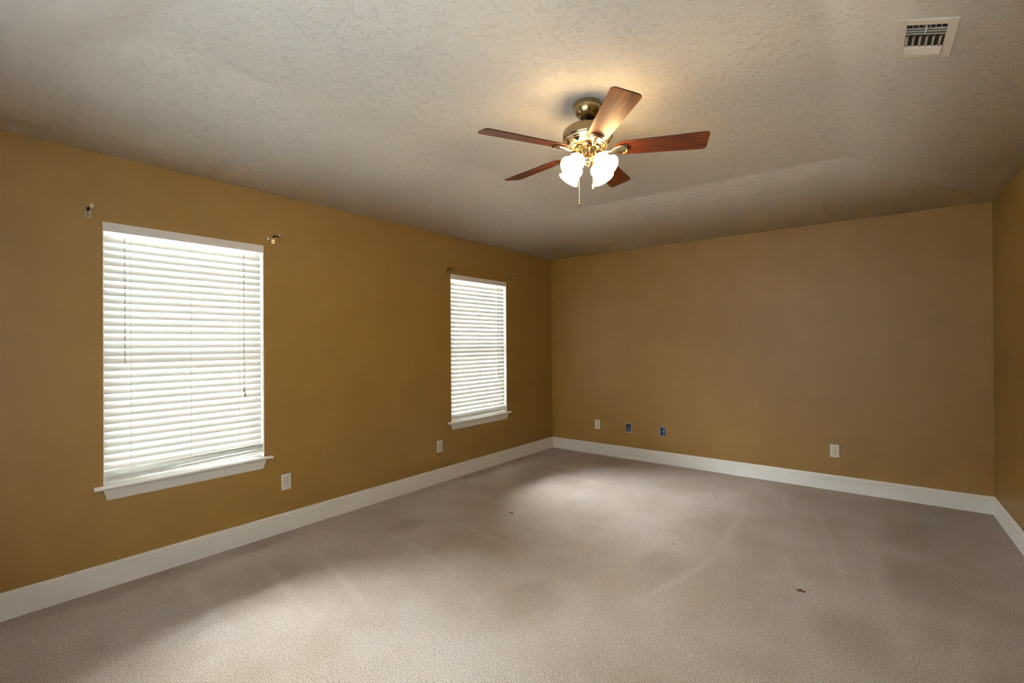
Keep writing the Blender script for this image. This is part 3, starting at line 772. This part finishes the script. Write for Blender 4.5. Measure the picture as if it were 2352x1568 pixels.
# four shades on short arms
for i, az in enumerate((79, 169, 259, 349)):
    a = math.radians(az); dn = math.radians(42)
    d = Vector((math.cos(a)*math.cos(dn), math.sin(a)*math.cos(dn), -math.sin(dn)))
    neck = Vector((math.cos(a)*.066, math.sin(a)*.066, 2.421))
    zx = d; xx = Vector((-math.sin(a), math.cos(a), 0)); yy = zx.cross(xx)
    R = Matrix((xx, yy, zx)).transposed().to_4x4(); R.translation = neck
    bm = NB(); ho = Vector((math.cos(a), math.sin(a), 0))
    tube(bm, [ho*.020+Vector((0, 0, 2.426)), ho*.038+Vector((0, 0, 2.432)), ho*.052+Vector((0, 0, 2.431)), neck-d*.004], .0065, 10)
    arm = obj('shade_arm', bm, BRIGHT, fan, smooth=60)
    bm = NB(); lathe(bm, [(0, -.010), (.014, -.009), (.020, -.003), (.0265, .004), (.0275, .016), (.026, .018), (0, .018)], 28)
    fit_ = obj('shade_fitter', bm, BRIGHT, fan, mw=R, smooth=40)
    for q in range(3):
        an = 2*PI*q/3+.5; bm = NB()
        tube(bm, [(.026*math.cos(an), .026*math.sin(an), .011), (.037*math.cos(an), .037*math.sin(an), .011)], .0018, 8)
        lathe(bm, [(0, -.003), (.0045, -.003), (.0045, .003), (0, .003)], 12, Matrix.Translation((.038*math.cos(an), .038*math.sin(an), .011)) @ Matrix.Rotation(an, 4, 'Z') @ Matrix.Rotation(PI/2, 4, 'Y'))
        obj('thumb_screw', bm, BRIGHT, fit_, smooth=40)
    bm = NB()
    pr = [(.0235, .008), (.026, .012), (.036, .018), (.046, .028), (.0515, .042), (.0515, .056), (.0490, .070), (.0495, .082), (.0545, .096), (.0620, .110), (.0690, .121)]
    pr = [(r_*.95, .008+(z_-.008)*.93) for r_, z_ in pr]
    inn = [(r_-.0028, z_) for r_, z_ in pr[::-1]]
    lathe(bm, pr+[(.0642, .1145)]+inn, 48)
    sh = obj('lamp_shade', bm, SHADE, fan, mw=R, smooth=60)
    bm = NB(); lathe(bm, [(0, .020), (.012, .020), (.013, .034), (.022, .050), (.0265, .066), (.024, .082), (.013, .092), (0, .095)], 24)
    obj('light_bulb', bm, SHADE, sh, smooth=60)

# pull chains
def chain(x, y, z0, z1, fob):
    bm = NB(); n = int((z0-z1)/.0048)
    tube(bm, [(x, y, z0), (x, y, z1)], .0006, 5)
    for k in range(n): bmesh.ops.create_icosphere(bm, subdivisions=1, radius=.0017, matrix=Matrix.Translation((x, y, z0-.0048*k)))
    c = obj('pull_chain', bm, BRIGHT, fan)
    bm = NB(); T = Matrix.Translation((x, y, z1))
    if fob == 'brass':
        lathe(bm, [(0, 0), (.003, -.001), (.0055, -.006), (.0058, -.012), (.0045, -.015), (.0062, -.019), (.0072, -.027), (.0066, -.034), (.004, -.038), (0, -.039)], 18, T); m_ = BRASS
    else:
        lathe(bm, [(0, 0), (.0035, -.001), (.0056, -.005), (.0062, -.024), (.0052, -.032), (0, -.033)], 18, T); m_ = CREAM
    obj('chain_fob', bm, m_, c, smooth=40)
az = math.radians(195); chain(.052*math.cos(az), .052*math.sin(az), 2.446, 2.196, 'brass')
az = math.radians(40); chain(.031*math.cos(az), .031*math.sin(az), 2.435, 2.287, 'cream')

# ------------------------------------------------------------------ small litter on the carpet
def litter(name, x, y, rad, n, mat, label, seed):
    rnd = random.Random(seed); bm = NB()
    for k in range(n):
        a = rnd.uniform(0, 2*PI); rr = rad*math.sqrt(rnd.random())*.8; cx, cy = rr*math.cos(a)*1.5, rr*math.sin(a)*.8
        s = rad*rnd.uniform(.25, .5); yaw = rnd.uniform(-.6, .6)
        mt = Matrix.Translation((cx, cy, .004)) @ Matrix.Rotation(yaw, 4, 'Z') @ Matrix.Rotation(rnd.uniform(-.3, .3), 4, 'X')
        g = [bm.verts.new(mt @ Vector((u*s*1.3, v*s*.45*(1-u*u*.8), .004*abs(v)+.003*math.sin(u*3+k)))) for u in (-1, -.5, 0, .5, 1) for v in (-1, 0, 1)]
        for i in range(4):
            for j in range(2): bm.faces.new((g[i*3+j], g[i*3+j+1], g[(i+1)*3+j+1], g[(i+1)*3+j]))
    geo = bmesh.ops.extrude_face_region(bm, geom=bm.faces[:])
    for v in [g for g in geo['geom'] if isinstance(g, bmesh.types.BMVert)]: v.co.z -= .002
    mz = min(v.co.z for v in bm.verts)
    for v in bm.verts: v.co.z -= mz
    o = obj(name, bm, mat, mw=Matrix.Translation((x, y, 0.0)), smooth=60); tag(o, label, 'debris'); return o
litter('leaf_litter', 3.013, -2.227, .020, 6, LEAF, 'small crumpled brown leaf scrap lying on the carpet toward the lower right', 3)
litter('lint_scrap', 1.045, -2.225, .014, 3, LINT, 'tiny dark scrap on the carpet out from the far window', 5)
